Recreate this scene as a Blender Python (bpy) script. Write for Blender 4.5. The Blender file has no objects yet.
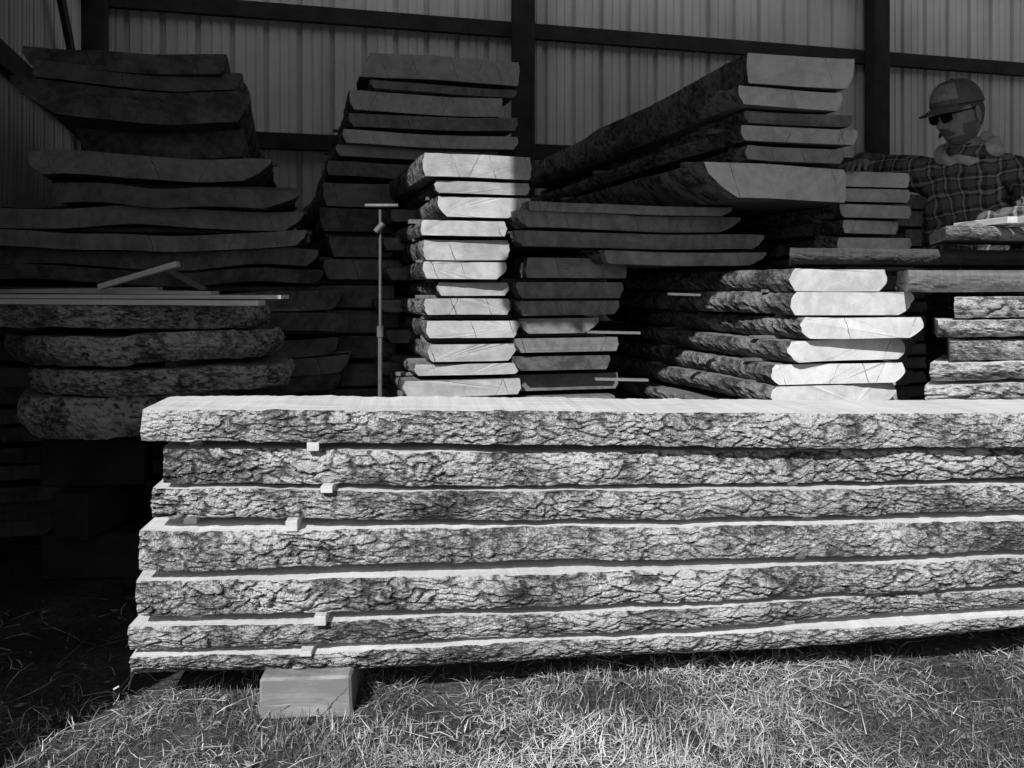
import bpy, math, random
import numpy as np
from mathutils import Vector, Matrix
random.seed(4); np.random.seed(4)
sc=bpy.context.scene
sc.view_settings.view_transform='Standard'
try: sc.view_settings.look='None'
except Exception: pass
sc.view_settings.exposure=0
F=900.0; HOR=290.0
def W(px,py,d): return Vector(((px-512)/F*d, d, 1.0+(HOR-py)/F*d))
# ------------------------------------------------ noise
def h2(ix,iy,s):
    n=(ix.astype(np.int64)*374761393+iy.astype(np.int64)*668265263+int(s)*1442695041)&0xffffffff
    n=((n^(n>>13))*1274126177)&0xffffffff
    n=((n^(n>>16))*2246822519)&0xffffffff
    n=n^(n>>15)
    return (n&0xffffff)/float(0xffffff)
def vn(x,y,s=0):
    x=np.asarray(x,float);y=np.asarray(y,float)
    ix=np.floor(x);iy=np.floor(y);fx=x-ix;fy=y-iy
    fx=fx*fx*(3-2*fx);fy=fy*fy*(3-2*fy)
    a=h2(ix,iy,s);b=h2(ix+1,iy,s);c=h2(ix,iy+1,s);d=h2(ix+1,iy+1,s)
    return (a*(1-fx)+b*fx)*(1-fy)+(c*(1-fx)+d*fx)*fy
def fbm(x,y,s=0,o=4):
    r=0;a=.5;t=0
    for i in range(o):
        r=r+a*vn(x*2**i+i*17.3,y*2**i+i*9.1,s+i);t+=a;a*=.5
    return r/t
def worley(x,y,s=0):
    ix=np.floor(x);iy=np.floor(y)
    f1=np.full(x.shape,9.);f2=np.full(x.shape,9.)
    for dx in (-1,0,1):
        for dy in (-1,0,1):
            cx=ix+dx;cy=iy+dy
            px=cx+h2(cx,cy,s);py=cy+h2(cx,cy,s+7)
            d=np.hypot(px-x,py-y)
            f2=np.where(d<f1,f1,np.minimum(f2,d));f1=np.minimum(f1,d)
    return f1,f2
def sst(a,b,x):
    t=np.clip((x-a)/(b-a),0,1);return t*t*(3-2*t)
def bark_h(u,v,s):
    uu=u+.10*(fbm(u*9,v*22,s,4)-.5); vv=v+.05*(fbm(u*11+5,v*18,s+3,4)-.5)
    k=1+1.4*(fbm(u*2.5,v*5,s+40,2)-.5)
    f1,f2=worley(uu/.062,vv/.017,s)
    p=sst(.0,.30,f2-f1)
    f1,f2=worley(uu/.021,vv/.009,s+11)
    q=sst(.0,.35,f2-f1)
    big=fbm(u*6,v*14,s+5,3)
    return np.clip((.42*p*(.4+1.2*big)*k+.20*q*(.5+big))+.42*fbm(u*55,v*120,s+9,4),0,1.2)
# ------------------------------------------------ node helper
class N:
    def __init__(s,name):
        s.m=bpy.data.materials.new(name);s.m.use_nodes=True
        s.t=s.m.node_tree;s.b=s.t.nodes['Principled BSDF']
        s.b.inputs['Roughness'].default_value=.85
        if 'Specular IOR Level' in s.b.inputs: s.b.inputs['Specular IOR Level'].default_value=.25
    def l(s,a,b): s.t.links.new(a,b)
    def math(s,op,a,b=None,c=None,clamp=False):
        x=s.t.nodes.new('ShaderNodeMath');x.operation=op;x.use_clamp=clamp
        for i,v in enumerate((a,b,c)):
            if v is None: continue
            if isinstance(v,(int,float)): x.inputs[i].default_value=v
            else: s.l(v,x.inputs[i])
        return x.outputs[0]
    def ramp(s,f,pts):
        r=s.t.nodes.new('ShaderNodeValToRGB');e=r.color_ramp.elements
        while len(e)<len(pts): e.new(.5)
        for i,(p,c) in enumerate(pts):
            e[i].position=p;e[i].color=(c,c,c,1)
        s.l(f,r.inputs[0]);return r.outputs[0]
    def noise(s,vec,scale,detail=5,rough=.6,dim='3D'):
        x=s.t.nodes.new('ShaderNodeTexNoise');x.noise_dimensions=dim
        x.inputs['Scale'].default_value=scale;x.inputs['Detail'].default_value=min(detail,4);x.inputs['Roughness'].default_value=rough
        if vec is not None: s.l(vec,x.inputs['Vector'])
        return x.outputs[0]
    def mapping(s,vec,sc):
        x=s.t.nodes.new('ShaderNodeMapping');x.inputs['Scale'].default_value=sc;s.l(vec,x.inputs['Vector']);return x
    def coord(s,o): return s.t.nodes.new('ShaderNodeTexCoord').outputs[o]
    def gray(s,v): s.l(v,s.b.inputs['Base Color'])
    def bump(s,h,st,dist):
        x=s.t.nodes.new('ShaderNodeBump');x.inputs['Strength'].default_value=st;x.inputs['Distance'].default_value=dist
        s.l(h,x.inputs['Height']);s.l(x.outputs[0],s.b.inputs['Normal'])
    def attr(s,n):
        x=s.t.nodes.new('ShaderNodeAttribute');x.attribute_name=n;return x.outputs['Fac']
    def rnd(s): return s.t.nodes.new('ShaderNodeObjectInfo').outputs['Random']

def uvoff(m):
    uv=m.coord('UV');r=m.rnd()
    cb=m.t.nodes.new('ShaderNodeCombineXYZ')
    m.l(m.math('MULTIPLY',r,37.0),cb.inputs[0]);m.l(m.math('MULTIPLY',r,91.0),cb.inputs[1])
    a=m.t.nodes.new('ShaderNodeVectorMath');a.operation='ADD';m.l(uv,a.inputs[0]);m.l(cb.outputs[0],a.inputs[1])
    return a.outputs[0]
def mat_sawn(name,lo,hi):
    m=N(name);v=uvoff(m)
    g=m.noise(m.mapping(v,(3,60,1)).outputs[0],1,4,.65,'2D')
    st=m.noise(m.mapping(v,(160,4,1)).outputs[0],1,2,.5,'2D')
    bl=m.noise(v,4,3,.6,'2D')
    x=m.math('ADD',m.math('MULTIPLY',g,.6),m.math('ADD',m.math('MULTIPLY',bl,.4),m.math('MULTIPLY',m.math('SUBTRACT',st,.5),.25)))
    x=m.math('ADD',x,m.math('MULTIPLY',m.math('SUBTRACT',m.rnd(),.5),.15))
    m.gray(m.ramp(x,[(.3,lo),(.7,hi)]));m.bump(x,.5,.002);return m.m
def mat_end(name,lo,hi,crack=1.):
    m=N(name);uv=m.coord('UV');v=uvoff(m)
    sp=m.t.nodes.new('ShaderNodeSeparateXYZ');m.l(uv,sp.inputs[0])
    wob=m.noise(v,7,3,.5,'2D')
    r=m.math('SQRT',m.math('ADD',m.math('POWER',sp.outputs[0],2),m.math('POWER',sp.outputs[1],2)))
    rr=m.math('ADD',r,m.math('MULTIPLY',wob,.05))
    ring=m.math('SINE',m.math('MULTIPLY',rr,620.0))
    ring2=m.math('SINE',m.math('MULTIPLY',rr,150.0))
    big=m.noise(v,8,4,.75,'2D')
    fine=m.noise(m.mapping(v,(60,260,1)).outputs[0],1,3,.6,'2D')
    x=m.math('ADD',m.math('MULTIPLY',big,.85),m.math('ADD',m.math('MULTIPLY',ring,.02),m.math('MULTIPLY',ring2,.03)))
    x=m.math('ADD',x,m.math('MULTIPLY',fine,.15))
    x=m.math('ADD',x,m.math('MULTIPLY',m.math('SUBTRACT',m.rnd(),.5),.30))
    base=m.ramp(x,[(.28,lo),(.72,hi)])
    # a few fine drying checks: straight-ish lines crossing the slab thickness
    jit=m.noise(v,38,2,.6,'2D')
    def checks(freq,slope,seed,keep,wid):
        u2=m.math('ADD',m.math('ADD',sp.outputs[0],m.math('MULTIPLY',sp.outputs[1],slope)),m.math('MULTIPLY',jit,.012))
        q=m.math('ADD',m.math('MULTIPLY',u2,freq),m.math('MULTIPLY',m.rnd(),97.+seed))
        cell=m.math('FLOOR',q);fr_=m.math('FRACT',q)
        wn=m.t.nodes.new('ShaderNodeTexWhiteNoise');wn.noise_dimensions='1D';m.l(cell,wn.inputs['W'])
        w2=m.t.nodes.new('ShaderNodeTexWhiteNoise');w2.noise_dimensions='1D';m.l(m.math('ADD',cell,31.7+seed),w2.inputs['W'])
        pos=m.math('ADD',m.math('MULTIPLY',wn.outputs['Value'],.8),.1)
        d=m.math('ABSOLUTE',m.math('SUBTRACT',fr_,pos))
        width=m.math('MULTIPLY',m.math('SUBTRACT',m.math('MULTIPLY',m.noise(v,16,1,.5,'2D'),3.2),.9,clamp=True),wid*freq)
        return m.math('MULTIPLY',m.math('GREATER_THAN',width,d),m.math('GREATER_THAN',w2.outputs['Value'],keep))
    ck=m.math('MAXIMUM',checks(7.,.35,0.,.55,.0014*crack),checks(5.,-.5,5.,.62,.0011*crack))
    ck=m.math('MULTIPLY',ck,.85)
    mx=m.t.nodes.new('ShaderNodeMix');mx.data_type='RGBA';m.l(ck,mx.inputs[0]);m.l(base,mx.inputs[6]);mx.inputs[7].default_value=(.03,.03,.03,1)
    m.l(mx.outputs[2],m.b.inputs['Base Color'])
    m.bump(m.math('SUBTRACT',x,ck),.4,.003);return m.m
def mat_bark(name,lo,hi):
    m=N(name);v=uvoff(m);c=m.attr('cav')
    f=m.noise(m.mapping(v,(80,220,1)).outputs[0],1,4,.8,'2D')
    lich=m.noise(v,5,4,.75,'2D')
    nz=m.t.nodes.new('ShaderNodeTexNoise');nz.noise_dimensions='2D';m.l(m.mapping(v,(40,50,1)).outputs[0],nz.inputs['Vector']);nz.inputs['Scale'].default_value=1;nz.inputs['Detail'].default_value=2
    vo=m.t.nodes.new('ShaderNodeTexVoronoi');vo.feature='DISTANCE_TO_EDGE';vo.voronoi_dimensions='2D';vo.inputs['Scale'].default_value=1
    wv=m.t.nodes.new('ShaderNodeVectorMath');wv.operation='ADD'
    m.l(m.mapping(v,(45,130,1)).outputs[0],wv.inputs[0])
    sc_=m.t.nodes.new('ShaderNodeVectorMath');sc_.operation='SCALE';m.l(nz.outputs['Color'],sc_.inputs[0]);sc_.inputs['Scale'].default_value=4.5
    m.l(sc_.outputs[0],wv.inputs[1]);m.l(wv.outputs[0],vo.inputs['Vector'])
    e=m.math('MINIMUM',vo.outputs['Distance'],.22)
    x=m.math('ADD',m.math('MULTIPLY',c,.58),m.math('MULTIPLY',f,.75))
    x=m.math('ADD',x,m.math('MULTIPLY',e,.6))
    x=m.math('ADD',x,m.math('MULTIPLY',m.math('SUBTRACT',lich,.5),1.0))
    x=m.math('ADD',x,m.math('MULTIPLY',m.math('SUBTRACT',m.rnd(),.5),.08))
    m.gray(m.ramp(x,[(.46,lo*.25),(.70,lo),(1.04,hi)]))
    m.bump(m.math('ADD',f,m.math('MULTIPLY',e,1.6)),1.,.005);m.b.inputs['Roughness'].default_value=.95
    return m.m
def mat_plain(name,lo,hi,scale=8,rough=.85,bump=.2,metal=0,co='Object'):
    m=N(name);v=m.coord(co);x=m.noise(v,scale,4,.65)
    m.gray(m.ramp(x,[(.3,lo),(.7,hi)]));m.b.inputs['Roughness'].default_value=rough;m.b.inputs['Metallic'].default_value=metal
    if bump: m.bump(x,bump,.004)
    return m.m
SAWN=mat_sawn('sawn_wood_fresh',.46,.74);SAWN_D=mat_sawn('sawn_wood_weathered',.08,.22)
SAWN_X=mat_sawn('sawn_wood_shade_dark',.03,.09)  # darkest sawn copy: shade of the unlit stacks put into its colour
END=mat_end('end_grain_fresh',.30,.54);END_L=mat_end('end_grain_pale',.36,.66);END_B=mat_end('end_grain_bright',.48,.76);END_D=mat_end('end_grain_weathered',.13,.32);END_X=mat_end('end_grain_shade_dark',.05,.20)  # END_X is the darkest copy, with shade put into its colour
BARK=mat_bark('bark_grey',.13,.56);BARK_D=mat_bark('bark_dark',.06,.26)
STICK=mat_sawn('sticker_wood',.45,.68)
# ------------------------------------------------ mesh helpers
def empty(name,loc=(0,0,0)):
    e=bpy.data.objects.new(name,None);sc.collection.objects.link(e);e.location=loc;e.empty_display_size=.1;return e
def addobj(name,me,parent=None,smooth=False):
    o=bpy.data.objects.new(name,me);sc.collection.objects.link(o)
    if parent: o.parent=parent;o.matrix_parent_inverse=Matrix.Translation(-Vector(parent.location))
    if smooth: me.polygons.foreach_set('use_smooth',[True]*len(me.polygons))
    return o
def rotm(a):
    a=Vector(a).normalized();b=Vector((a.y,-a.x,0)).normalized();u=b.cross(a)
    return a,b,u
def box(parent,name,c,a,size,mat,j=.0,seg=1):
    a,b,u=rotm(a);import bmesh
    bm=bmesh.new();bmesh.ops.create_cube(bm,size=1)
    for v in bm.verts:
        v.co=Vector((v.co.x*size[0]+random.uniform(-j,j),v.co.y*size[1]+random.uniform(-j,j),v.co.z*size[2]+random.uniform(-j,j)))
    bmesh.ops.bevel(bm,geom=bm.edges[:],offset=min(size)*.06,segments=1,affect='EDGES')
    uvl=bm.loops.layers.uv.new('UVMap')
    for f in bm.faces:
        nx=abs(f.normal.x)>.9
        for l in f.loops:
            co=l.vert.co
            l[uvl].uv=(co.y*.35,co.z+.05) if nx else (co.x,co.y+co.z)
    M=Matrix((( a.x,-b.x,u.x,c[0]),(a.y,-b.y,u.y,c[1]),(a.z,-b.z,u.z,c[2]),(0,0,0,1)))
    bm.transform(M)
    me=bpy.data.meshes.new(name);bm.to_mesh(me);bm.free();me.materials.append(mat)
    return addobj(name,me,parent)
SEED=[10]
def slab(parent,name,O,a,w,t,L,insA=.0,insB=.02,amp=.006,du=.02,nv=6,mats=None,pith=0.,wav=.02,skew=0,cf=None,zf=None,tf=None,bulge=.006,lump=.012,tap=0,warp=.008,xw=0.,nt=4):
    """live-edge slab; O = centre of near end at TOP surface; a = axis"""
    SEED[0]+=31;S=SEED[0]
    a,b,u=rotm(a);b=np.array(b);a=np.array(a);O=np.array(O)
    nu=max(8,int(L/du));s=np.linspace(0,L,nu+1)
    T=np.full(nu+1,t) if tf is None else tf(s)
    ZO=(np.zeros(nu+1) if zf is None else zf(s))+warp*(fbm(s*1.2,s*0+3,S+20,2)-.5)*2*np.minimum(1,s/.4)
    CO=np.zeros(nu+1) if cf is None else cf(s)
    wA=w/2+wav*(fbm(s*2.0,s*0+1,S,3)-.5)*2*np.minimum(1,.3+s)-tap*s/L*w/2
    wB=w/2+wav*(fbm(s*2.0,s*0+5,S+3,3)-.5)*2*np.minimum(1,.3+s)-tap*s/L*w/2
    if xw: nt=16
    v=np.linspace(0,1,nv+1)
    SS,VV=np.meshgrid(s,v,indexing='ij')
    def side(wd,ins,sd,L0):
        h=bark_h(SS,VV*np.maximum(t,.02),sd)
        prof=.45+.55*np.sin(np.pi*VV)**.5
        c=wd[:,None]-ins*VV**1.6+bulge*np.sin(np.pi*VV)+amp*prof*(h-.45)*2+lump*(fbm(SS*7,VV*t*10,sd+2,3)-.5)
        z=-VV*T[:,None]+.35*amp*(fbm(SS*30,VV*0+2,sd+4,3)-.5)*2*((VV<.01)|(VV>.99))
        return c,z,h
    cA,zA,hA=side(wA,insA,S+1,0);cB,zB,hB=side(wB,insB,S+2,0)
    ring_c=[];ring_z=[];cav=[];qs=[]
    for j in range(nv,-1,-1): ring_c.append(-cA[:,j]);ring_z.append(zA[:,j]);cav.append(hA[:,j]);qs.append(v[j]*t)
    for k in range(1,nt+1):
        f=k/(nt+1);ring_c.append(-cA[:,0]*(1-f)+cB[:,0]*f);ring_z.append(zA[:,0]*(1-f)+zB[:,0]*f);cav.append(s*0+.5);qs.append(0)
    for j in range(nv+1): ring_c.append(cB[:,j]);ring_z.append(zB[:,j]);cav.append(hB[:,j]);qs.append(v[j]*t+.4)
    for k in range(1,nt+1):
        f=k/(nt+1);ring_c.append(cB[:,nv]*(1-f)-cA[:,nv]*f);ring_z.append(zB[:,nv]*(1-f)+zA[:,nv]*f);cav.append(s*0+.5);qs.append(0)
    C=np.array(ring_c).T;Z=np.array(ring_z).T;CV=np.array(cav).T
    R=C.shape[1]
    sx=np.repeat(s[:,None],R,1)
    fade0=np.clip(1-s/.25,0,1)[:,None]
    sx=sx+skew*C*fade0+ .004*(vn(C*40,Z*40,S)-.5)*fade0
    Cw=C+CO[:,None];Zw=Z+ZO[:,None]
    if xw: Zw=Zw+xw*(fbm(C*2.2+3,sx*.6,S%7+100,2)-.5)*2
    P=O[None,None,:]+sx[:,:,None]*a+Cw[:,:,None]*b;P[:,:,2]+=Zw
    verts=P.reshape(-1,3)
    i=np.arange(nu)[:,None];j=np.arange(R)[None,:];jn=(j+1)%R
    q=np.stack([i*R+j,i*R+jn,(i+1)*R+jn,(i+1)*R+j],-1).reshape(-1,4)
    matj=np.array([2]*nv+[0]*(nt+1)+[2]*nv+[0]*(nt+1))
    mi=np.tile(matj,nu)
    faces=q.tolist()
    faces.append(list(range(R-1,-1,-1)));faces.append([nu*R+k for k in range(R)])
    me=bpy.data.meshes.new(name);me.from_pydata(verts.tolist(),[],faces)
    me.polygons.foreach_set('material_index',np.concatenate([mi,[1,1]]).astype(np.int32))
    uvl=me.uv_layers.new(name='UVMap')
    Sf=np.repeat(s[:,None],R,1).reshape(-1);Cf=C.reshape(-1);Zf=Z.reshape(-1);Qf=np.tile(np.array(qs),nu+1)
    qq=q.reshape(-1);mm=np.repeat(mi,4)
    uu=Sf[qq];vv=np.where(mm==2,Qf[qq],Cf[qq])
    cap=np.array(list(range(R-1,-1,-1))+[nu*R+k for k in range(R)])
    uu=np.concatenate([uu,Cf[cap]]);vv=np.concatenate([vv,Zf[cap]+pith])
    uvl.data.foreach_set('uv',np.stack([uu,vv],1).reshape(-1).astype(np.float32))
    at=me.attributes.new('cav','FLOAT','POINT');at.data.foreach_set('value',CV.reshape(-1).astype(np.float32))
    for m in (mats or (SAWN_D,END_D,BARK_D)): me.materials.append(m)
    o=addobj(name,me,parent);return o
AX=Vector((-.26,.966,0)).normalized()
LOGF=(SAWN,END,BARK);LOGD=(SAWN_D,END_D,BARK_D);LOGM=(SAWN_D,END_L,BARK_D);LOGX=(SAWN_X,END_X,BARK_D)
def depth_stack(rows,d,L,name='lumber_stack',mats=LOGD,ax=AX,down=True,wane=.03,dj=.05,amp=.005,stick=True,xw=0.,lump=.012,bulge=.006,nv=6):
    x0=W((rows[0][0]+rows[0][1])/2,HOR,d).x
    e=empty(name,(x0,d,0));k=0
    zs=[]
    zc=np.mean([W(0,r[2],d).z for r in rows])
    for r in rows:
        k+=1
        l,rr,yt,yb=r[:4];opt=r[4] if len(r)>4 else {}
        dd=d+opt.get('d',random.uniform(-dj,dj))
        A=W(l,yt,dd);B=W(rr,yb,dd)
        z=A.z;t=z-B.z;w=B.x-A.x
        axr=(Matrix.Rotation(random.uniform(-.03,.03),3,'Z')@ax)
        ia=opt.get('a',random.uniform(.2,1)*wane);ib=opt.get('b',random.uniform(.2,1)*wane)
        slab(e,'slab_%d'%k,((A.x+B.x)/2,dd,z),axr,w,t,opt.get('L',L*random.uniform(.92,1.05)),ia,ib,amp=amp,mats=opt.get('m',mats),pith=(z-zc)+random.uniform(-.1,.1),skew=opt.get('s',random.uniform(-.12,.12)),xw=opt.get('xw',xw),lump=lump,bulge=bulge,nv=nv)
        zs.append((z,t,(A.x+B.x)/2,w,dd))
        if stick and k>1:
            zp=zs[-2][0]-zs[-2][1];g=zp-z
            if g>.006:
                for q in (.18,L*.5,L*.9):
                    c=Vector(((A.x+B.x)/2,dd,z+g/2))+axr*(q+random.uniform(-.04,.04))
                    box(e,'sticker',c,(axr.y,-axr.x,0),(w+random.uniform(-.02,.06),.035,max(g-.001,.01)),SAWN_D)
    if down:
        z,t,cx,w,dd=zs[-1];z=z-t-.02
        while z>.22:
            k+=1
            slab(e,'slab_%d'%k,(cx+random.uniform(-.03,.03),d+random.uniform(-.03,.03),z),ax,w*random.uniform(.9,1.1),.055,L,.02,.02,mats=mats,du=.04,nv=4)
            for q in (.2,L*.85):
                box(e,'sticker',Vector((cx,d,z+.010))+ax*q,(ax.y,-ax.x,0),(w,.035,.019),SAWN_D)
            z-=.075
        for q in (.25,L*.8):
            h=z+.018
            box(e,'bunk_timber',Vector((cx,d,h/2-.01))+ax*q,(ax.y,-ax.x,0),(w*1.05,.14,h+.02),SAWN_D)
    return e
# ------------------------------------------------ FRONT STACK
fs=empty('live_edge_slab_stack',(0.3,2.3,0))
fa=Vector((1,.114,0)).normalized()
X0=-.86;Y0=2.1;SL=.114
def px2x(px):
    k=(px-512)/F;return k*(Y0-SL*X0)/(1-k*SL)
rows=[
 (142,(408,411,413,413),(438,443,446,446),.28,-.004),
 (155,(448,453,453,451),(483,486,484,480),.36,.0),
 (147,(489,492,490,487),(520,519,517,513),.42,.004),
 (140,(530,528,524,519),(571,562,556,549),.46,.006),
 (128,(581,573,565,557),(617,608,597,585),.46,.012),
 (130,(627,616,603,590),(653,641,626,610),.44,.018),
 (126,(657,646,632,615),(679,669,655,632),.40,.035)]
kpx=[140,500,800,1024]
kx=[px2x(p) for p in kpx];kd=[Y0+SL*(x-X0) for x in kx]
ca=fa.x
gaps=[]
for n,(lp,tp,bt,wd,ins) in enumerate(rows):
    zt=[1+(HOR-y)/F*d for y,d in zip(tp,kd)];zb=[1+(HOR-y)/F*d for y,d in zip(bt,kd)]
    xl=px2x(lp);yl=Y0+SL*(xl-X0)
    ks=[(x-xl)/ca for x in kx];ks=ks+[3.4];zt=zt+[zt[-1]-.002];zb=zb+[zb[-1]+.004]
    ks[0]=min(ks[0],0)
    def sm(arr,ks,sd,am):
        return lambda s:np.mean([np.interp(np.clip(s+o,0,4),ks,arr) for o in np.linspace(-.3,.3,9)],0)+am*(fbm(s*2.3,s*0+2,sd,3)-.5)*2
    ft=sm(zt,ks,200+n,.004);fb=sm(zb,ks,300+n,.005)
    b=Vector((fa.y,-fa.x,0))
    push=(.004,-.014,-.006,.006,.000,-.004,-.006)[n]
    O=Vector((xl,yl,0))-b*(wd/2)+b*push
    slab(fs,'slab_%d'%(n+1),(O.x,O.y,0),fa,wd,.07,3.1,.02,ins,amp=.0085,du=.0040,nv=24,mats=LOGF,wav=.024,
         skew=(.02,.09,.05,.0,.08,-.02,.05)[n],zf=ft,tf=lambda s,a=ft,c=fb:a(s)-c(s),bulge=.009,lump=.022,warp=.0,pith=.1)
    gaps.append((ft,fb,xl))
stk=[305,329,291,None,321,308]
for n,p in enumerate(stk):
    for kk in range(3):
        if kk==0 and p is None: continue
        x=px2x(p+4) if kk==0 else (.75,1.9)[kk-1]+random.uniform(-.05,.05)
        y=Y0+SL*(x-X0)
        zb=float(gaps[n][1](np.array([(x-gaps[n][2])/ca]))[0]);zt=float(gaps[n+1][0](np.array([(x-gaps[n+1][2])/ca]))[0])
        g=zb-zt+.001
        front=(.010+random.uniform(-.004,.008)) if kk==0 else -.06
        if g<.006: continue
        c=Vector((x,y,(zb+zt)/2))+Vector((.114,-1,0)).normalized()*(front-.17)
        box(fs,'sticker',c,(-.114+random.uniform(-.08,.08),1,0),(.36,.028,g),STICK)
for n in (0,1,2,4,5):
    x=px2x(178)+random.uniform(-.01,.01);y=Y0+SL*(x-X0)
    zb=float(gaps[n][1](np.array([(x-gaps[n][2])/ca]))[0]);zt=float(gaps[n+1][0](np.array([(x-gaps[n+1][2])/ca]))[0])
    if zb-zt>.008: box(fs,'sticker',(x,y+.20,(zb+zt)/2),(-.114,1,0),(.30,.03,zb-zt),STICK)
BLK=mat_end('block_end_grain',.18,.40,.6)
box(fs,'support_block',(px2x(303),2.35,.046),(-.06,1,0),(.50,.215,.10),BLK,j=.003)
box(fs,'support_block',(1.75,2.62,.055),(-.06,1,0),(.46,.14,.13),BLK,j=.002)
# ------------------------------------------------ interior stacks
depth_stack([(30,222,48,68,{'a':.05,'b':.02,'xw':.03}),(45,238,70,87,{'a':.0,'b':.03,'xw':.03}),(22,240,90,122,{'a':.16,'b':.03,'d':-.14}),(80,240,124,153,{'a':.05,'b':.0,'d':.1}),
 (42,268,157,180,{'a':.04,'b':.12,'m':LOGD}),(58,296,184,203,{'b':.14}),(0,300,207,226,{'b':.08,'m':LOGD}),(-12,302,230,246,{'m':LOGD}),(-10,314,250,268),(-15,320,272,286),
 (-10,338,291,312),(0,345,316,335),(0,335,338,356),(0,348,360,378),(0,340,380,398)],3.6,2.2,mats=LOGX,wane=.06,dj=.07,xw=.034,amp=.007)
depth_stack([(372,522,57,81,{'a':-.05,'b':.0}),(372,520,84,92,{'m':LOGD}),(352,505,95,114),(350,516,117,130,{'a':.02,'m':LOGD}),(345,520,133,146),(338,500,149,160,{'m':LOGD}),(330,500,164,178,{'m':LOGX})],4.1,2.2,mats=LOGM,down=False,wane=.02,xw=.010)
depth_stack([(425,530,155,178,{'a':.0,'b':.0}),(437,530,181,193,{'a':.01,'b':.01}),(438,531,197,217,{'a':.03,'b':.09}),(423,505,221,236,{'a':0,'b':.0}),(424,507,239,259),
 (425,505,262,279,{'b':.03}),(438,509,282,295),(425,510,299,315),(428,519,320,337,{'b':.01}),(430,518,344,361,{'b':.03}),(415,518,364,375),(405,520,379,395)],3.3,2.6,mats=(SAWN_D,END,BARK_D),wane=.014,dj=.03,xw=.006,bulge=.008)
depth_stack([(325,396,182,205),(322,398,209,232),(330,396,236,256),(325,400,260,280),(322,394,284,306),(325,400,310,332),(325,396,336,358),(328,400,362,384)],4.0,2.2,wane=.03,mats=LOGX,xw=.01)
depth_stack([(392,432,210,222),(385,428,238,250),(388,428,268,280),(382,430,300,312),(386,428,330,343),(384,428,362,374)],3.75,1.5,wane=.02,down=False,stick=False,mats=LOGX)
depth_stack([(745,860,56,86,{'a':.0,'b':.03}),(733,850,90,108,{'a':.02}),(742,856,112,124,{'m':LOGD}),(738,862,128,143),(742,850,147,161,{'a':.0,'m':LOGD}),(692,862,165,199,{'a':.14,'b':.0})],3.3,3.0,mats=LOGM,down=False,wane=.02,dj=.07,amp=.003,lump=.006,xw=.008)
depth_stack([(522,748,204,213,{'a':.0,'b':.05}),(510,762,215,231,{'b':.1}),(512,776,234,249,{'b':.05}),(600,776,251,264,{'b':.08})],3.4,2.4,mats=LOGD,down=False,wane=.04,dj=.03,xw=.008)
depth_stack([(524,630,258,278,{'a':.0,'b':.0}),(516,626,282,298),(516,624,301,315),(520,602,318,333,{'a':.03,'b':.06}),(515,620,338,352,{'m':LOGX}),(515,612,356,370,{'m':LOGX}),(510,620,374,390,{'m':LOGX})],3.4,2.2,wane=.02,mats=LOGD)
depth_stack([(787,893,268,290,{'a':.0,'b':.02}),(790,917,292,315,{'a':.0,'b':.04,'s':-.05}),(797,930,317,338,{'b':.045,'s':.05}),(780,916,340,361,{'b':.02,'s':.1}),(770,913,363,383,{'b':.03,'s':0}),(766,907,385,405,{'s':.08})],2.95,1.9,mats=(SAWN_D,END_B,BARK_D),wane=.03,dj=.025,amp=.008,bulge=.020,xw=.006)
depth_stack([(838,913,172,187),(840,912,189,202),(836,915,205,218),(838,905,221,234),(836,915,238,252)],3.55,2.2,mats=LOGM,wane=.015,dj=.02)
# dark stack added behind the man to cover a bright gap of wall
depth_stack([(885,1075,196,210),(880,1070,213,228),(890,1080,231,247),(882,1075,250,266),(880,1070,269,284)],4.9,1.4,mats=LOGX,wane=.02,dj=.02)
J=empty('lumber_stack',(1.9,3.0,0))
def cross(n,lp,yt,yb,d,w,L,mats,ins=.01,ax=Vector((.985,.17,0)),amp=.008,sk=.0):
    p=W(lp,yt,d);t=p.z-W(lp,yb,d).z
    a=ax.normalized();b=Vector((a.y,-a.x,0))
    O=p-b*(w/2)-a*(sk*w/2)
    slab(J,n,O,a,w,t,L,.02,ins,amp=amp,du=.008,nv=10,mats=mats,wav=.03,skew=sk,lump=.03,bulge=.016)
LOGJF=(SAWN,BARK,BARK)
for k,(l,a_,b_,dd) in enumerate([(954,297,318,2.82),(938,321,338,2.80),(950,341,361,2.83),(930,364,382,2.8),(925,386,405,2.8),(930,409,428,2.8),(935,432,452,2.8),(930,456,478,2.8),(930,482,504,2.8),(930,508,530,2.8)]):
    cross('slab_%d'%(k+1),l,a_,b_,dd,.34,1.9,LOGJF,ins=.02,sk=-.75+random.uniform(-.15,.15))
LOGJ=(SAWN_X,END_X,BARK_D)  # upper slabs darkened by material where the sun is blocked
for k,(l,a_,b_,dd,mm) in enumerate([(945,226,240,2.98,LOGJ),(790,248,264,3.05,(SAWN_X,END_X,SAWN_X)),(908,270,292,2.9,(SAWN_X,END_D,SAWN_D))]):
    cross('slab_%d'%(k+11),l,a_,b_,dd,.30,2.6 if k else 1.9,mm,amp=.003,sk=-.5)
for x in (1.55,2.2,2.9):
    box(J,'bunk_timber',(x,3.1,.12),(-.17,.98,0),(.5,.14,.28),SAWN_D)
for (px,py,d) in ((1000,221,2.98),(1022,220,2.95)):
    box(J,'sticker',W(px,py,d)+Vector((0,.1,0)),(-.1,1,0),(.3,.035,.022),STICK)
Lb=empty('loose_stickers',(.3,3.2,1))
for (x1,x2,py,d,mm) in ((668,700,294,3.05,SAWN_D),(587,640,332,3.1,SAWN_D),(595,648,379,3.1,SAWN_D),(250,300,309,3.4,SAWN_D)):
    p=W(x1,py,d);q=W(x2,py+1,d);box(Lb,'sticker',(p+q)/2,(q-p),((q-p).length,.03,.008),mm)
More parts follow.
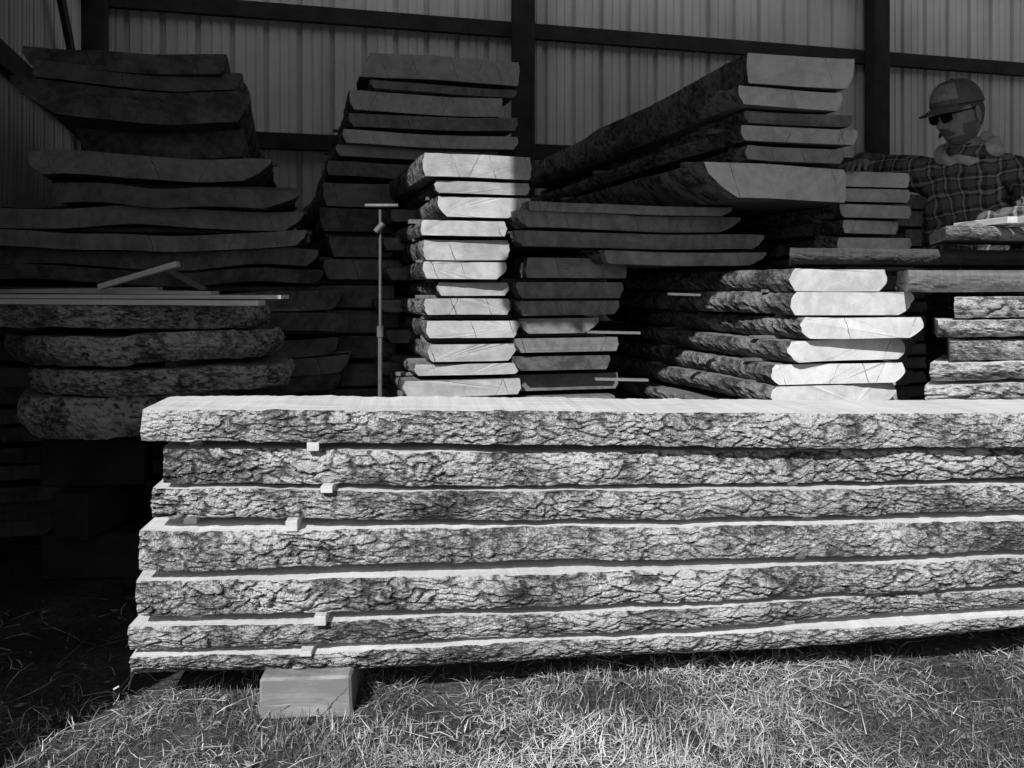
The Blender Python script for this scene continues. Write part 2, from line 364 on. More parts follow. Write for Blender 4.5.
# ------------------------------------------------ B cookies
def cookie(parent,name,c,rx,ry,t,seed):
    nA=300;nv=14
    th=np.linspace(0,2*np.pi,nA,endpoint=False);v=np.linspace(0,1,nv+1)
    TH,VV=np.meshgrid(th,v,indexing='ij')
    arc=TH*(rx+ry)/2
    h=bark_h(arc,VV*t,seed)
    lo=1+.10*(vn(np.cos(TH)*1.6+5,np.sin(TH)*1.6+5,seed)-.5)+.05*(vn(np.cos(TH)*4+5,np.sin(TH)*4+5,seed+1)-.5)
    off=.008*np.sin(np.pi*VV)+.020*(h-.4)*(.5+.5*np.sin(np.pi*VV))-.035*(VV-.3)**2*((seed%2)*2)+.028*(fbm(arc*8,VV*t*8,seed+3,3)-.5)
    X=np.cos(TH)*(rx*lo+off)+c[0];Y=np.sin(TH)*(ry*lo+off)+c[1]
    Z=c[2]-VV*t+.014*(vn(np.cos(TH)*1.5+3,np.sin(TH)*1.5+3,seed+8)-.5)*2+.012*(fbm(arc*20,VV*0,seed+4,2)-.5)
    P=np.stack([X,Y,Z],-1).reshape(-1,3)
    R=nv+1;i=np.arange(nA)[:,None];j=np.arange(nv)[None,:];i2=(i+1)%nA
    q=np.stack([i*R+j,i*R+j+1,i2*R+j+1,i2*R+j],-1).reshape(-1,4)
    faces=q.tolist()+[[k*R for k in range(nA)],[k*R+nv for k in range(nA-1,-1,-1)]]
    me=bpy.data.meshes.new(name);me.from_pydata(P.tolist(),[],faces)
    mi=[2]*len(q)+[1,1];me.polygons.foreach_set('material_index',mi)
    uvl=me.uv_layers.new(name='UVMap');Af=arc.reshape(-1);Vf=(VV*t).reshape(-1)
    qq=q.reshape(-1);cap=np.array([k*R for k in range(nA)]+[k*R+nv for k in range(nA-1,-1,-1)])
    ar=Af[qq].reshape(-1,4);ar[:,2:]=np.where(ar[:,2:]<ar[:,:1],ar[:,2:]+2*np.pi*(rx+ry)/2,ar[:,2:])
    uu=np.concatenate([ar.reshape(-1),P[cap,0]-c[0]]);vv=np.concatenate([Vf[qq],P[cap,1]-c[1]])
    uvl.data.foreach_set('uv',np.stack([uu,vv],1).reshape(-1).astype(np.float32))
    at=me.attributes.new('cav','FLOAT','POINT');at.data.foreach_set('value',h.reshape(-1).astype(np.float32))
    for m in (SAWN_D,END_D,BARK): me.materials.append(m)
    return addobj(name,me,parent)
B=empty('log_cookie_stack',(-1.2,3.1,0))
for k,(l,r,yt,yb,ry) in enumerate([(-45,258,305,328,.42),(12,272,336,366,.40),(38,280,371,395,.40),(26,210,399,442,.36)]):
    df=2.75;cy=df+ry
    xl=(l-512)/F*(cy-.08);xr=(r-512)/F*(cy-.08)
    zt=1+(HOR-yt)/F*df;zb=1+(HOR-yb)/F*df
    cookie(B,'cookie_%d'%(k+1),((xl+xr)/2,cy,zt),(xr-xl)/2,ry,zt-zb,50+k)
    for q in (-.15,.18): box(B,'sticker',((xl+xr)/2+q,cy,zb-.008),(.1,1,0),(ry*1.2,.035,.016),SAWN_D)
DARK=mat_plain('dark_timber',.02,.045,6,.9,.3)
for q,(x,y) in enumerate([(-1.45,3.15),(-1.05,3.2)]):
    for h in range(3):
        box(B,'crib_block',(x,y,.085+h*.16),(.1,1,0) if h%2 else (1,.1,0),(.34,.12,.158),DARK,j=.003)  # dark material puts the shade below the cookies into these blocks
LBd=empty('loose_boards',(-1.1,2.95,.97))
for (x1,y1,x2,y2,d,w,t) in ((-60,296,285,297,2.83,.10,.012),(-60,301,262,303,2.78,.08,.016),(20,291,215,293,3.0,.09,.012),(100,287,178,264,2.92,.035,.018),(165,268,205,290,3.05,.03,.016),(-40,292,160,289,3.1,.05,.014)):
    p=W(x1,y1,d);q=W(x2,y2,d);box(LBd,'board',(p+q)/2,(q-p),((q-p).length,w,t),STICK if w>.03 else SAWN_D)
# ------------------------------------------------ roller stand
METAL=mat_plain('dull_metal',.10,.18,30,.5,.05,.3)
RS=empty('roller_stand',(-.48,3.25,0))
def tube(parent,name,p,q,r,mat,r2=None,n=10):
    p=Vector(p);q=Vector(q);d=(q-p).normalized();x=d.orthogonal().normalized();y=d.cross(x);r2=r if r2 is None else r2
    vs=[];
    for c,rr in ((p,r),(q,r2)):
        for k in range(n):
            a=2*math.pi*k/n;vs.append(c+x*math.cos(a)*rr+y*math.sin(a)*rr)
    fs_=[[k,(k+1)%n,n+(k+1)%n,n+k] for k in range(n)]+[list(range(n-1,-1,-1)),list(range(n,2*n))]
    me=bpy.data.meshes.new(name);me.from_pydata([tuple(v) for v in vs],[],fs_);me.materials.append(mat);return addobj(name,me,parent)
px_=-.476
tube(RS,'post_lower',(px_,3.25,.25),(px_,3.25,.85),.008,METAL);tube(RS,'post_upper',(px_,3.25,.85),(px_,3.25,1.29),.005,METAL)
tube(RS,'collar',(px_,3.25,.83),(px_,3.25,.87),.012,METAL);tube(RS,'roller',(px_-.055,3.25,1.305),(px_+.065,3.25,1.305),.007,METAL)
tube(RS,'clamp',(px_-.015,3.24,1.21),(px_+.012,3.24,1.24),.011,METAL)
for a in (0.3,2.4,4.5): tube(RS,'leg',(px_,3.25,.45),(px_+.24*math.cos(a),3.25+.24*math.sin(a),.01),.008,METAL)
# ------------------------------------------------ SHED
SH=empty('pole_shed',(0,5,0))
m=N('metal_siding');v=m.coord('Object');a_=m.noise(v,1.6,4,.6);b_=m.noise(m.mapping(v,(9,9,.6)).outputs[0],1,4,.65)
m.gray(m.ramp(m.math('ADD',m.math('MULTIPLY',a_,.5),m.math('MULTIPLY',b_,.5)),[(.32,.42),(.5,.56),(.68,.66)]));m.b.inputs['Roughness'].default_value=.55;WALL=m.m
POST=DARK;ROOF=mat_plain('metal_roof',.3,.4,3,.6,0)
ex=Vector((.966,.259,0)).normalized();ey=Vector((-ex.y,ex.x,0))
C0=Vector((-2.86,6.05,0))
FL=C0-ey*5.06
Hh=3.65
def siding(name,p,dirv,length,z0,z1,nrm,mat=WALL):
    xs=[];ds=[];x=0
    pit=.2286
    while x<length:
        for dx,dp in ((0,0),(.010,.030),(.034,.030),(.044,0),(.098,0),(.103,.008),(.116,.008),(.121,0),(.162,0),(.167,.008),(.18,.008),(.185,0)):
            if x+dx<=length: xs.append(x+dx);ds.append(dp)
        x+=pit
    vs=[];fc=[]
    for x,dp in zip(xs,ds):
        q=p+dirv*x+nrm*dp
        vs.append((q.x,q.y,z0));vs.append((q.x,q.y,z1))
    for k in range(len(xs)-1): fc.append([2*k,2*k+2,2*k+3,2*k+1])
    me=bpy.data.meshes.new(name);me.from_pydata(vs,[],fc);me.materials.append(mat);return addobj(name,me,SH)
LEN=13
siding('back_wall',C0,ex,LEN,0,Hh+.02,ey*1)
siding('left_wall',C0,-ey,5.06,0,Hh+.02,-ex)
def sbox(n,c,a,size,m=POST): return box(SH,n,c,a,size,m)
for k in range(0,6):
    x=[.07,3.02,6.1][k] if k<3 else 6.1+3.0*(k-2)
    if x<LEN: sbox('post',C0+ex*x-ey*.10+Vector((0,0,Hh/2)),ex,(.15,.14,Hh))
for z in (.6,1.28,2.05,2.96):
    sbox('girt',C0+ex*LEN/2-ey*.028+Vector((0,0,z)),ex,(LEN-.1,.045,.115))
    sbox('girt',C0-ey*2.5+ex*.028+Vector((0,0,z)),ey,(4.95,.045,.115))
sbox('post',C0-ey*3.4+ex*.12+Vector((0,0,Hh/2)),ey,(.14,.13,Hh))
sbox('wall_brace',C0-ey*1.05+ex*.075+Vector((0,0,2.55)),(ey*-1.0+Vector((0,0,.85))),(2.2,.03,.09))
NR=.22
sbox('corner_post',FL+ex*.09+Vector((0,0,1.82)),ex,(.15,.15,3.64))
siding('added_shade_return',FL,ex,NR,0,Hh,-ey)  # unseen wall stub added to set the left edge of the shadow
siding('added_shade_header',FL+ex*.80,ex,4.2,2.5,Hh,-ey)  # unseen low panel added to shade the middle and right stacks
sbox('added_shade_beam',FL+ex*(.82+2.08)+ey*.05+Vector((0,0,2.6)),ex,(4.16,.08,.2))  # lower edge of the added shading panel
sbox('eave_beam',FL+ex*.5+ey*.05+Vector((0,0,3.55)),ex,(.95,.08,.2))
sbox('eave_beam',FL+ex*(5.05+4)+ey*.05+Vector((0,0,3.55)),ex,(8,.08,.2))
sbox('fascia_trim',FL+ex*LEN/2-ey*.05+Vector((0,0,Hh+.03)),ex,(LEN+.1,.03,.12))
for x in (5.1,9,12.8):
    sbox('front_post',FL+ex*x+ey*.14+Vector((0,0,1.75)),ex,(.15,.15,3.5))
FG=bpy.data.materials.new('translucent_light_panel');FG.use_nodes=True;t_=FG.node_tree  # for the strip added above to light the back wall
for n_ in list(t_.nodes): t_.nodes.remove(n_)
o_=t_.nodes.new('ShaderNodeOutputMaterial');tb=t_.nodes.new('ShaderNodeBsdfTranslucent');nz=t_.nodes.new('ShaderNodeTexNoise');nz.inputs['Scale'].default_value=3
rp=t_.nodes.new('ShaderNodeValToRGB');rp.color_ramp.elements[0].color=(.5,.5,.5,1);rp.color_ramp.elements[1].color=(.75,.75,.75,1)
t_.links.new(nz.outputs[0],rp.inputs[0]);t_.links.new(rp.outputs[0],tb.inputs[0]);t_.links.new(tb.outputs[0],o_.inputs[0])
def roofpanel(name,x0,x1,y0,y1,mat,solid=True):
    q=[C0+ex*x0-ey*y0,C0+ex*x1-ey*y0,C0+ex*x1-ey*y1,C0+ex*x0-ey*y1]
    me=bpy.data.meshes.new(name)
    if solid: me.from_pydata([(p.x,p.y,Hh+.03) for p in q]+[(p.x,p.y,Hh+.09) for p in q],[],[[3,2,1,0],[4,5,6,7],[0,1,5,4],[1,2,6,5],[2,3,7,6],[3,0,4,7]])
    else: me.from_pydata([(p.x,p.y,Hh+.096) for p in q],[],[[3,2,1,0]])
    me.materials.append(mat);addobj(name,me,SH)
roofpanel('roof_front',-.2,LEN+.2,1.15,5.12,ROOF)
roofpanel('roof_back',-.2,LEN+.2,-.2,.10,ROOF)
roofpanel('added_light_panel',-.4,LEN+.1,-.05,1.35,FG,False)  # unseen translucent strip added to brighten the back wall
for x in np.arange(1,LEN,2.4):
    sbox('rafter',C0+ex*x-ey*2.5+Vector((0,0,Hh-.09)),ey,(4.9,.045,.2))
sbox('wall_plate',C0-ey*2.5-ex*.03+Vector((0,0,Hh+.03)),ey,(5.1,.06,.12))
sbox('wall_plate',C0+ex*LEN/2+ey*.05+Vector((0,0,Hh+.03)),ex,(LEN+.3,.06,.12))
# ------------------------------------------------ GROUND
gx=np.concatenate([[-150,-60,-25,-12,-7],np.arange(-5,5.01,.05),[7,12,25,60,150]])
gy=np.concatenate([[-150,-60,-25,-10,-5],np.arange(-2,4.01,.05),[6,10,25,60,150]])
GX,GY=np.meshgrid(gx,gy,indexing='ij')
def gz(x,y): return .03*(fbm(x*1.5,y*1.5,3,3)-.62)+.022*(fbm(x*9,y*9,5,3)-.5)
inn=((np.abs(GX)<=5)&(GY>=-2)&(GY<=4))
GZ=np.where(inn,gz(GX,GY),-.01)
nx,ny=GX.shape
i=np.arange(nx-1)[:,None];j=np.arange(ny-1)[None,:]
q=np.stack([i*ny+j,(i+1)*ny+j,(i+1)*ny+j+1,i*ny+j+1],-1).reshape(-1,4)
me=bpy.data.meshes.new('ground');me.from_pydata(np.stack([GX,GY,GZ],-1).reshape(-1,3).tolist(),[],q.tolist())
m=N('ground_soil');v=m.coord('Object');n1=m.noise(v,3,4,.7);n2=m.noise(v,60,4,.75)
x=m.math('ADD',m.math('MULTIPLY',n1,.5),m.math('MULTIPLY',n2,.5));m.gray(m.ramp(x,[(.35,.02),(.5,.06),(.68,.18)]));m.bump(n2,1,.02)
me.materials.append(m.m);addobj('ground',me,smooth=True)
def grass(name,n,xr,yr,lmin,lmax,wmin,wmax,flat,tone,dens=None,seed=1):
    rg=np.random.RandomState(seed)
    x=rg.uniform(*xr,n);y=rg.uniform(*yr,n)
    cl=fbm(x*6,y*6,seed+2,3);c2=fbm(x*3.5,y*5,99,3)
    keep=rg.rand(n)<np.clip((cl-.36)*5,.10,1)
    if dens is not None: keep&=rg.rand(n)<dens(x,y)
    x=x[keep];y=y[keep];cl=cl[keep];c2=c2[keep];n=len(x)
    L=rg.uniform(lmin,lmax,n)*(.5+cl);wd=rg.uniform(wmin,wmax,n)
    az=rg.uniform(0,2*np.pi,n)+3.*(vn(x*5,y*5,seed+5)-.5)
    el=np.radians(rg.uniform(*flat,n));bend=rg.uniform(-.2,1.1,n)
    base=np.stack([x,y,gz(x,y)-.002+ (rg.rand(n)**2)*.022*(np.mean(flat)<30)],1)
    P=[];cur=base.copy();e=el.copy();segs=3
    az2=az.copy();kn=rg.uniform(-.8,.8,n)
    for k in range(segs+1):
        sd=np.stack([-np.sin(az2),np.cos(az2),rg.uniform(-.4,.4,n)],1)
        ww=(wd*(1-(k/segs)**1.5*.92)/2)[:,None]
        P.append(cur-sd*ww);P.append(cur+sd*ww)
        dv=np.stack([np.cos(az2)*np.cos(e),np.sin(az2)*np.cos(e),np.sin(e)],1)
        cur=cur+dv*(L/segs)[:,None];e=e-bend*.5;az2=az2+kn*.5
        cur[:,2]=np.maximum(cur[:,2],gz(cur[:,0],cur[:,1])+.001)
    K=2*(segs+1);V=np.stack(P,1).reshape(-1,3)
    base_i=(np.arange(n)*K)[:,None]
    fl=[]
    for k in range(segs): fl.append(np.stack([base_i[:,0]+2*k,base_i[:,0]+2*k+1,base_i[:,0]+2*k+3,base_i[:,0]+2*k+2],1))
    Q=np.stack(fl,1).reshape(-1,4)
    me=bpy.data.meshes.new(name);me.from_pydata(V.tolist(),[],Q.tolist())
    t=np.clip(rg.normal(tone[0],tone[1],n)+(c2-.5)*1.3,0,1)
    at=me.attributes.new('tone','FLOAT','POINT');at.data.foreach_set('value',np.repeat(t,K).astype(np.float32))
    return me
GM=N('grass_blades');GM.gray(GM.ramp(GM.attr('tone'),[(0,.05),(.45,.21),(1,.72)]));GM.b.inputs['Roughness'].default_value=.6
GR=empty('grass',(0,1.8,0))
def dn(x,y):
    inner=(y>2.35+.1*x)
    lft=(x<-1.0+.45*(y-1.9))
    return np.where(inner,.08,1)*np.where(lft,.30,1)
for nm,*g_ in (('green_blades',70000,(-2.2,2.4),(1.3,2.75),.018,.05,.0013,.003,(15,85),(.30,.2),dn,3),
                ('dead_thatch',80000,(-2.2,2.4),(1.3,2.75),.02,.07,.0010,.0026,(-5,35),(.62,.28),dn,4),
                ('straw',2000,(-2.2,2.4),(1.3,3.6),.06,.18,.0015,.0034,(-3,18),(.9,.15),lambda x,y:np.where(x<-1.,.4,1),5),
                ('far_grass',9000,(-4,4),(-1,1.3),.04,.09,.004,.008,(10,60),(.45,.2),None,6)):
    g=grass(nm,*g_[:9],g_[9],g_[10]);g.materials.append(GM.m);addobj(nm,g,GR)
rg=np.random.RandomState(9);vs=[];fc=[]
for k in range(600):
    x=rg.uniform(-2,2.4);y=rg.uniform(1.3,2.9);z=float(gz(x,y))+rg.uniform(.002,.015);s=rg.uniform(.003,.012);a=rg.uniform(0,6.28);b=len(vs)
    for q in range(6):
        t=a+q*math.pi/3;r=s*rg.uniform(.4,1.1)*(1 if q%3 else 1.7);vs.append((x+r*math.cos(t),y+r*math.sin(t),z+rg.uniform(-.004,.005)))
    fc.append([b+q for q in range(6)])
me=bpy.data.meshes.new('bark_chips');me.from_pydata(vs,[],fc);me.materials.append(mat_plain('chips',.04,.35,40,.9,.2));addobj('bark_chips',me)
WD=empty('dry_weed',(-.95,2.1,0))
for (x,y,h,lx) in ((-.93,2.13,.12,.03),(-.90,2.10,.07,-.03),(-.97,2.2,.10,.05)):
    pts=[Vector((x+lx*math.sin(t*2),y,h*t)) for t in (0,.35,.7,1)]
    for p,q in zip(pts[:-1],pts[1:]): tube(WD,'stem',p,q,.0016,GM.m,.0012,5)
    box(WD,'seed_head',pts[-1]+Vector((.004,0,.002)),(1,.2,.5),(.014,.004,.003),STICK)
# ------------------------------------------------ MAN
SKIN=mat_plain('skin',.15,.24,25,.55,.1);JEAN=mat_plain('jeans',.04,.08,40,.9,.2);HAIR=mat_plain('hair',.04,.12,150,.9,.6)
HOOD=mat_plain('hood_fleece',.34,.50,60,.95,.4);CAPM=mat_plain('cap_cloth',.09,.14,60,.9,.2);CAPL=mat_plain('cap_patch',.18,.32,60,.9,.1)
GLS=N('sunglass_lens');GLS.b.inputs['Base Color'].default_value=(.01,.01,.01,1);GLS.b.inputs['Roughness'].default_value=.15;GLS=GLS.m
BOOT=mat_plain('boots',.04,.09,20,.7,.2)
m=N('plaid_flannel');v=m.coord('Object');mp=m.mapping(v,(1,1,1));mp.inputs['Rotation'].default_value=(.0,.12,.65)
sp=m.t.nodes.new('ShaderNodeSeparateXYZ')
wn=m.t.nodes.new('ShaderNodeTexNoise');wn.inputs['Scale'].default_value=8;m.l(v,wn.inputs['Vector'])
ws=m.t.nodes.new('ShaderNodeVectorMath');ws.operation='SCALE';ws.inputs['Scale'].default_value=.09;m.l(wn.outputs['Color'],ws.inputs[0])
wa=m.t.nodes.new('ShaderNodeVectorMath');wa.operation='ADD';m.l(mp.outputs[0],wa.inputs[0]);m.l(ws.outputs[0],wa.inputs[1])
m.l(wa.outputs[0],sp.inputs[0])
def band(o,f,th,ph=0.):
    wv=m.math('SINE',m.math('ADD',m.math('MULTIPLY',o,f),ph));return m.math('MULTIPLY',m.math('SUBTRACT',wv,th,clamp=True),1/(1-th),clamp=True)
f=2*math.pi/.062
l1=m.math('POWER',band(sp.outputs[0],f,.85),.5);l2=m.math('POWER',band(sp.outputs[2],f,.85),.5)
b1=m.math('GREATER_THAN',band(sp.outputs[0],f,.0,2.6),.1);b2=m.math('GREATER_THAN',band(sp.outputs[2],f,.0,2.6),.1)
tot=m.math('ADD',m.math('MULTIPLY',m.math('ADD',l1,l2),.42),m.math('MULTIPLY',m.math('ADD',b1,b2),.16),clamp=True)
m.gray(m.ramp(tot,[(0,.02),(.3,.10),(1,.40)]));m.bump(m.noise(v,14,4,.6),.8,.03);PLAID=m.m
MAN=empty('man',(1.76,3.52,0))
def skinmesh(name,chains,levels=2):
    vs=[];es=[];rad=[];roots=[]
    for ch,par in chains:
        prev=par
        for p,r in ch:
            vs.append(tuple(p));rad.append(r if isinstance(r,tuple) else (r,r));k=len(vs)-1
            if prev is not None: es.append((prev,k))
            else: roots.append(k)
            prev=k
    me=bpy.data.meshes.new(name);me.from_pydata(vs,es,[])
    o=bpy.data.objects.new(name,me);sc.collection.objects.link(o)
    md=o.modifiers.new('s','SKIN');md.use_smooth_shade=True
    for k,r in enumerate(rad):
        o.data.skin_vertices[0].data[k].radius=r;o.data.skin_vertices[0].data[k].use_root=(k in roots)
    sb=o.modifiers.new('sub','SUBSURF');sb.levels=levels;sb.render_levels=levels
    bpy.context.view_layer.update()
    dg=bpy.context.evaluated_depsgraph_get()
    nm=bpy.data.meshes.new_from_object(o.evaluated_get(dg));nm.name=name
    bpy.data.objects.remove(o);return nm
pel=Vector((1.88,3.66,.96));V=Vector
body=[([(pel,(.16,.13)),(V((1.865,3.64,1.12)),(.19,.15)),(V((1.84,3.60,1.28)),(.20,.16)),(V((1.80,3.55,1.42)),(.175,.14)),(V((1.77,3.515,1.52)),(.08,.075)),(V((1.74,3.495,1.61)),.055)],None),
 ([(V((1.72,3.61,1.46)),.09),(V((1.635,3.66,1.475)),.08),(V((1.555,3.75,1.50)),.07),(V((1.48,3.81,1.525)),.06),(V((1.445,3.71,1.52)),.055),(V((1.415,3.63,1.51)),.042)],3),
 ([(V((1.89,3.46,1.455)),.09),(V((1.965,3.41,1.43)),.084),(V((1.94,3.33,1.33)),.072),(V((1.88,3.24,1.25)),.06),(V((1.74,3.18,1.235)),.052),(V((1.62,3.125,1.225)),.040)],3),
 ([(V((1.81,3.72,.86)),.10),(V((1.78,3.72,.52)),.07),(V((1.78,3.76,.12)),.05),(V((1.75,3.68,.05)),.045)],0),
 ([(V((1.96,3.61,.86)),.10),(V((1.98,3.56,.52)),.07),(V((2.00,3.62,.12)),.05),(V((1.96,3.53,.05)),.045)],0)]
nm=skinmesh('body',body,3)
for mm in (PLAID,JEAN,SKIN,BOOT): nm.materials.append(mm)
for p in nm.polygons:
    c=p.center
    p.material_index=3 if c.z<.14 else 1 if c.z<.93 else 2 if (c.z>1.56 and abs(c.x-1.76)<.07 and c.y<3.6) else 0
    p.use_smooth=True
co=np.zeros(len(nm.vertices)*3);nm.vertices.foreach_get('co',co);co=co.reshape(-1,3)
no=np.array([tuple(v_.normal) for v_ in nm.vertices])
ridge=1-np.abs(2*fbm(co[:,0]*11+co[:,1]*8,co[:,2]*17+co[:,0]*6,77,3)-1)
dsp=(.034*(ridge-.75)+.008*(fbm(co[:,0]*30,co[:,2]*30,5,2)-.5))*(co[:,2]<1.54)
co+=no*dsp[:,None];nm.vertices.foreach_set('co',co.reshape(-1))
addobj('body',nm,MAN)
def hand(name,w,fwd,nrm,curl,side):
    w=V(w);f=V(fwd).normalized();n=V(nrm).normalized();s=f.cross(n).normalized()*side
    ch=[([(w-f*.03,(.026,.02)),(w,(.027,.019)),(w+f*.04,(.036,.016)),(w+f*.075,(.038,.015))],None)]
    for k,(o,l) in enumerate(((-.030,.062),(-.010,.076),(.011,.080),(.031,.072))):
        p=w+f*(.072-abs(o)*.12)+s*o;c=[(p,.0095)];ang=.15
        for q,fr in enumerate((.45,.3,.25)):
            ang+=curl*(.5+.25*q);dv=f*math.cos(ang)-n*math.sin(ang)+s*o*1.5
            p=p+dv.normalized()*l*fr;c.append((p,.0088-.001*q))
        ch.append((c,None))
    p=w+f*.02+s*.028;c=[(p,.012)]
    for fr,m_ in ((.035,.011),(.028,.0095),(.02,.008)):
        p=p+(f*.7+s*.65-n*.25).normalized()*fr;c.append((p,m_))
    ch.append((c,None))
    h=skinmesh(name,ch,2);h.materials.append(SKIN)
    return addobj(name,h,MAN,smooth=True)
hand('right_hand',(1.405,3.60,1.507),(-.55,-.83,-.08),(0,-.1,1),.35,1)
hand('left_hand',(1.61,3.12,1.225),(-.9,-.42,-.1),(0,0,1),.35,-1)
HC=V((1.73,3.475,1.68));fd=V((-.92,-.34,-.30)).normalized();sd=V((0,0,1)).cross(fd).normalized();up=fd.cross(sd)
HS=1.0
HM=Matrix(((fd.x,sd.x,up.x,HC.x),(fd.y,sd.y,up.y,HC.y),(fd.z,sd.z,up.z,HC.z),(0,0,0,1)))@Matrix.Scale(HS,4)
nt_,npb=96,72
th=np.linspace(0,2*np.pi,nt_,endpoint=False);ph=np.linspace(0.02,np.pi-.02,npb)
TH,PH=np.meshgrid(th,ph,indexing='ij')
x=np.sin(PH)*np.cos(TH);y=np.sin(PH)*np.sin(TH);z=np.cos(PH)
lowf=np.clip(-z,0,1)
X=x*.098*(1-.10*lowf*(x<0));Y=y*.077*(1-.22*lowf**1.5);Z=z*.122
X=X+np.where(x<0,.015*lowf,.012*lowf)
fr=np.clip(x,0,1)**.6
g=lambda v,c,s:np.exp(-((v-c)/s)**2)
nose=np.where(Z>-.028,g(Z,-.028,.03),g(Z,-.028,.010))
X+=fr*.030*nose*g(Y,0,.012)+fr*.008*g(Z,-.026,.010)*g(np.abs(Y),.012,.008)
X+=-fr*.011*g(np.abs(Y),.031,.016)*g(Z,.006,.014)+fr*.006*g(Z,.028,.010)*g(np.abs(Y),.025,.03)
X+=fr*.006*g(Z,-.062,.006)*g(Y,0,.022)+fr*.006*g(Z,-.073,.006)*g(Y,0,.020)-fr*.004*g(Z,-.0675,.0025)*g(Y,0,.024)
X+=fr*.012*g(Z,-.104,.016)*g(Y,0,.025)
Y+=np.sign(Y)*.004*g(Z,-.02,.02)*g(X,.055,.03)
P=np.stack([X,Y,Z],-1).reshape(-1,3)
i=np.arange(nt_)[:,None];j=np.arange(npb-1)[None,:];i2=(i+1)%nt_
q=np.stack([i*npb+j,i*npb+j+1,i2*npb+j+1,i2*npb+j],-1).reshape(-1,4)
faces=q.tolist()+[[k*npb for k in range(nt_)],[k*npb+npb-1 for k in range(nt_-1,-1,-1)]]
def localmesh(name,vs,fs_,mats,mi=None,smooth=True):
    me=bpy.data.meshes.new(name);me.from_pydata([tuple(HM@V(p)) for p in vs],[],fs_)
    for mm in mats: me.materials.append(mm)
    if mi is not None: me.polygons.foreach_set('material_index',mi)
    return addobj(name,me,MAN,smooth)
STUB=mat_plain('beard_stubble',.08,.16,200,.9,.6)
mi=[]
for f_ in faces:
    c=P[f_].mean(0)
    hair=(c[2]>.03 and c[0]<.06) or (c[0]<-.015 and c[2]>-.06) or (abs(c[1])>.06 and c[0]<.02 and c[2]>-.0)
    beard=(c[2]<-.078 and c[0]>-.02) or (c[2]<-.035 and abs(c[1])>.048 and c[0]>0 and c[0]<.06)
    mi.append(1 if hair else 2 if beard else 0)
localmesh('head',P.tolist(),faces,(SKIN,HAIR,STUB),mi)
def ellip(name,c,r,mat,rotz=0,n=16):
    vs=[];fc=[]
    for a in range(n):
        for b in range(n//2+1):
            t=2*math.pi*a/n;p_=math.pi*b/(n//2)
            vx,vy,vz=r[0]*math.sin(p_)*math.cos(t),r[1]*math.sin(p_)*math.sin(t),r[2]*math.cos(p_)
            cr,sr=math.cos(rotz),math.sin(rotz)
            vs.append((c[0]+vx*cr-vy*sr,c[1]+vx*sr+vy*cr,c[2]+vz))
    k=n//2+1
    for a in range(n):
        for b in range(n//2): fc.append([a*k+b,a*k+b+1,((a+1)%n)*k+b+1,((a+1)%n)*k+b])
    return localmesh(name,vs,fc,(mat,))
for s_ in (1,-1):
    ellip('ear',(-.005,s_*.078,-.012),(.019,.008,.032),SKIN,rotz=s_*.35)
    ellip('eye',(.076,s_*.031,.006),(.012,.012,.012),CAPL)
    vs=[];fc=[]
    for a in range(7):
        for b in range(5):
            yy=(.008+.048*a/6);zz=.022-.038*b/4*(1-.25*(a/6-.3)**2*4*.5)
            vs.append((.107-4.2*yy*yy*.5,s_*yy,zz))
    for a in range(6):
        for b in range(4): fc.append([a*5+b,a*5+b+1,a*5+b+6,a*5+b+5])
    localmesh('sunglass_lens',vs,fc,(GLS,))
    p=HM@V((.099,s_*.056,.016));q_=HM@V((-.005,s_*.081,.010));tube(MAN,'sunglass_temple',p,q_,.003,GLS)
tube(MAN,'sunglass_bridge',HM@V((.107,-.012,.014)),HM@V((.107,.012,.014)),.003,GLS)
vs=[];fc=[];n=17
for a in range(n):
    t=a/(n-1)*2-1;yy=t*.036;zc=-.050-.016*abs(t)**1.6;th_=.011*(1-.6*abs(t)**2)
    xx=.113-.022*t*t
    vs+=[(xx-.012,yy,zc+th_*.8),(xx+.001,yy,zc+th_*.5),(xx+.003,yy,zc-th_*.4),(xx-.010,yy,zc-th_)]
for a in range(n-1):
    for b in range(3): fc.append([a*4+b,a*4+4+b,a*4+5+b,a*4+1+b])
localmesh('moustache',vs,fc,(HAIR,))
vs=[];fc=[];na,nb=40,14
for a in range(na):
    for b in range(nb+1):
        t=2*math.pi*a/na;e=b/nb*math.pi/2
        r=math.cos(e)**.75 if b<nb else 0
        seam=1-.012*abs(math.cos(3*t))**20
        vs.append((.004+.106*r*math.cos(t)*seam,.086*r*math.sin(t)*seam,.036+.10*math.sin(e)+.012*math.cos(t)*(1-b/nb)))
for a in range(na):
    for b in range(nb): fc.append([a*(nb+1)+b,((a+1)%na)*(nb+1)+b,((a+1)%na)*(nb+1)+b+1,a*(nb+1)+b+1])
mi=[1 if (a<6 or a>=na-6) and 2<=b<=8 else 0 for a in range(na) for b in range(nb)]
localmesh('cap_crown',vs,fc,(CAPM,CAPL),mi)
vs=[];fc=[];na,nb=20,8
for lay in (0,-.003):
    for a in range(na+1):
        t=(a/na*2-1)*1.15
        for b in range(nb+1):
            r=b/nb;ext=.078*r*math.cos(t*.95)**.7
            vs.append((.100*math.cos(t)+.006+ext,.084*math.sin(t)*(1-.05*r),.050-.016*(math.sin(t)**2)*1.3-.22*ext+lay))
for lay in (0,1):
    o_=lay*(na+1)*(nb+1)
    for a in range(na):
        for b in range(nb):
            fc.append([o_+a*(nb+1)+b,o_+a*(nb+1)+b+1,o_+(a+1)*(nb+1)+b+1,o_+(a+1)*(nb+1)+b])
localmesh('cap_brim',vs,fc,(CAPM,))
ellip('cap_button',(.004,0,.137),(.008,.008,.005),CAPM)
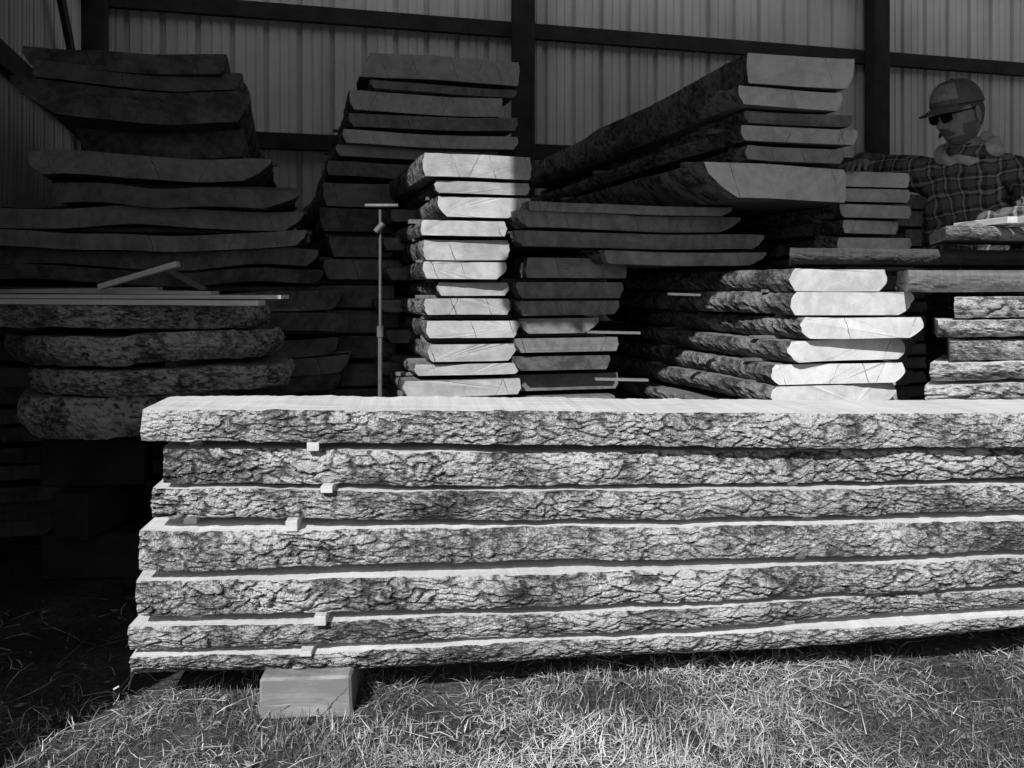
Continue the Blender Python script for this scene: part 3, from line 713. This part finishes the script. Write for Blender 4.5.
vs=[];fc=[];na,nb=64,18;c0=V((1.785,3.535,1.535))
bd=V((-.7,-.7,0));bs=V((.7,-.7,0))
for a in range(na):
    t=2*math.pi*a/na;back=(1-math.cos(t))/2
    R=.072+.03*back;r=.022+.026*back
    for b in range(nb):
        p_=2*math.pi*b/nb;rr=r*(1+.22*math.sin(5*t+2*math.sin(p_))*.6+.16*math.sin(9*t+2*p_))
        d_=bd*math.cos(t)+bs*math.sin(t)
        p=c0+d_*(R+rr*math.cos(p_))+V((0,0,1))*(rr*1.15*math.sin(p_)+.035*back-.035*(1-back))
        vs.append(tuple(p))
for a in range(na):
    for b in range(nb): fc.append([a*nb+b,((a+1)%na)*nb+b,((a+1)%na)*nb+(b+1)%nb,a*nb+(b+1)%nb])
me=bpy.data.meshes.new('hood');me.from_pydata(vs,[],fc);me.materials.append(HOOD);addobj('hood',me,MAN,True)
# ------------------------------------------------ LIGHT, WORLD, CAMERA
el=math.radians(38);tr=Vector((.371,.928,0)).normalized()*math.cos(el)+Vector((0,0,-math.sin(el)))
ld=bpy.data.lights.new('sun','SUN');ld.energy=5.0;ld.angle=math.radians(.53);ld.color=(1,1,1)
lo=bpy.data.objects.new('sun',ld);sc.collection.objects.link(lo);lo.rotation_euler=tr.to_track_quat('-Z','Y').to_euler();lo.location=(-4,-6,8)
w=bpy.data.worlds.new('World');sc.world=w;w.use_nodes=True;nt=w.node_tree
sk=nt.nodes.new('ShaderNodeTexSky');sk.sky_type='NISHITA';sk.sun_disc=False;sk.sun_elevation=el;sk.sun_rotation=math.radians(201.8)
bw=nt.nodes.new('ShaderNodeRGBToBW');bg=nt.nodes['Background'];nt.links.new(sk.outputs[0],bw.inputs[0]);nt.links.new(bw.outputs[0],bg.inputs[0]);bg.inputs[1].default_value=.07
cd=bpy.data.cameras.new('camera');cd.sensor_width=36;cd.lens=36*F/1024;cd.shift_y=-(384-HOR)/1024;cd.clip_end=500;cd.clip_start=.05
co_=bpy.data.objects.new('camera',cd);sc.collection.objects.link(co_);co_.location=(0,0,1);co_.rotation_euler=(math.pi/2,0,0);sc.camera=co_
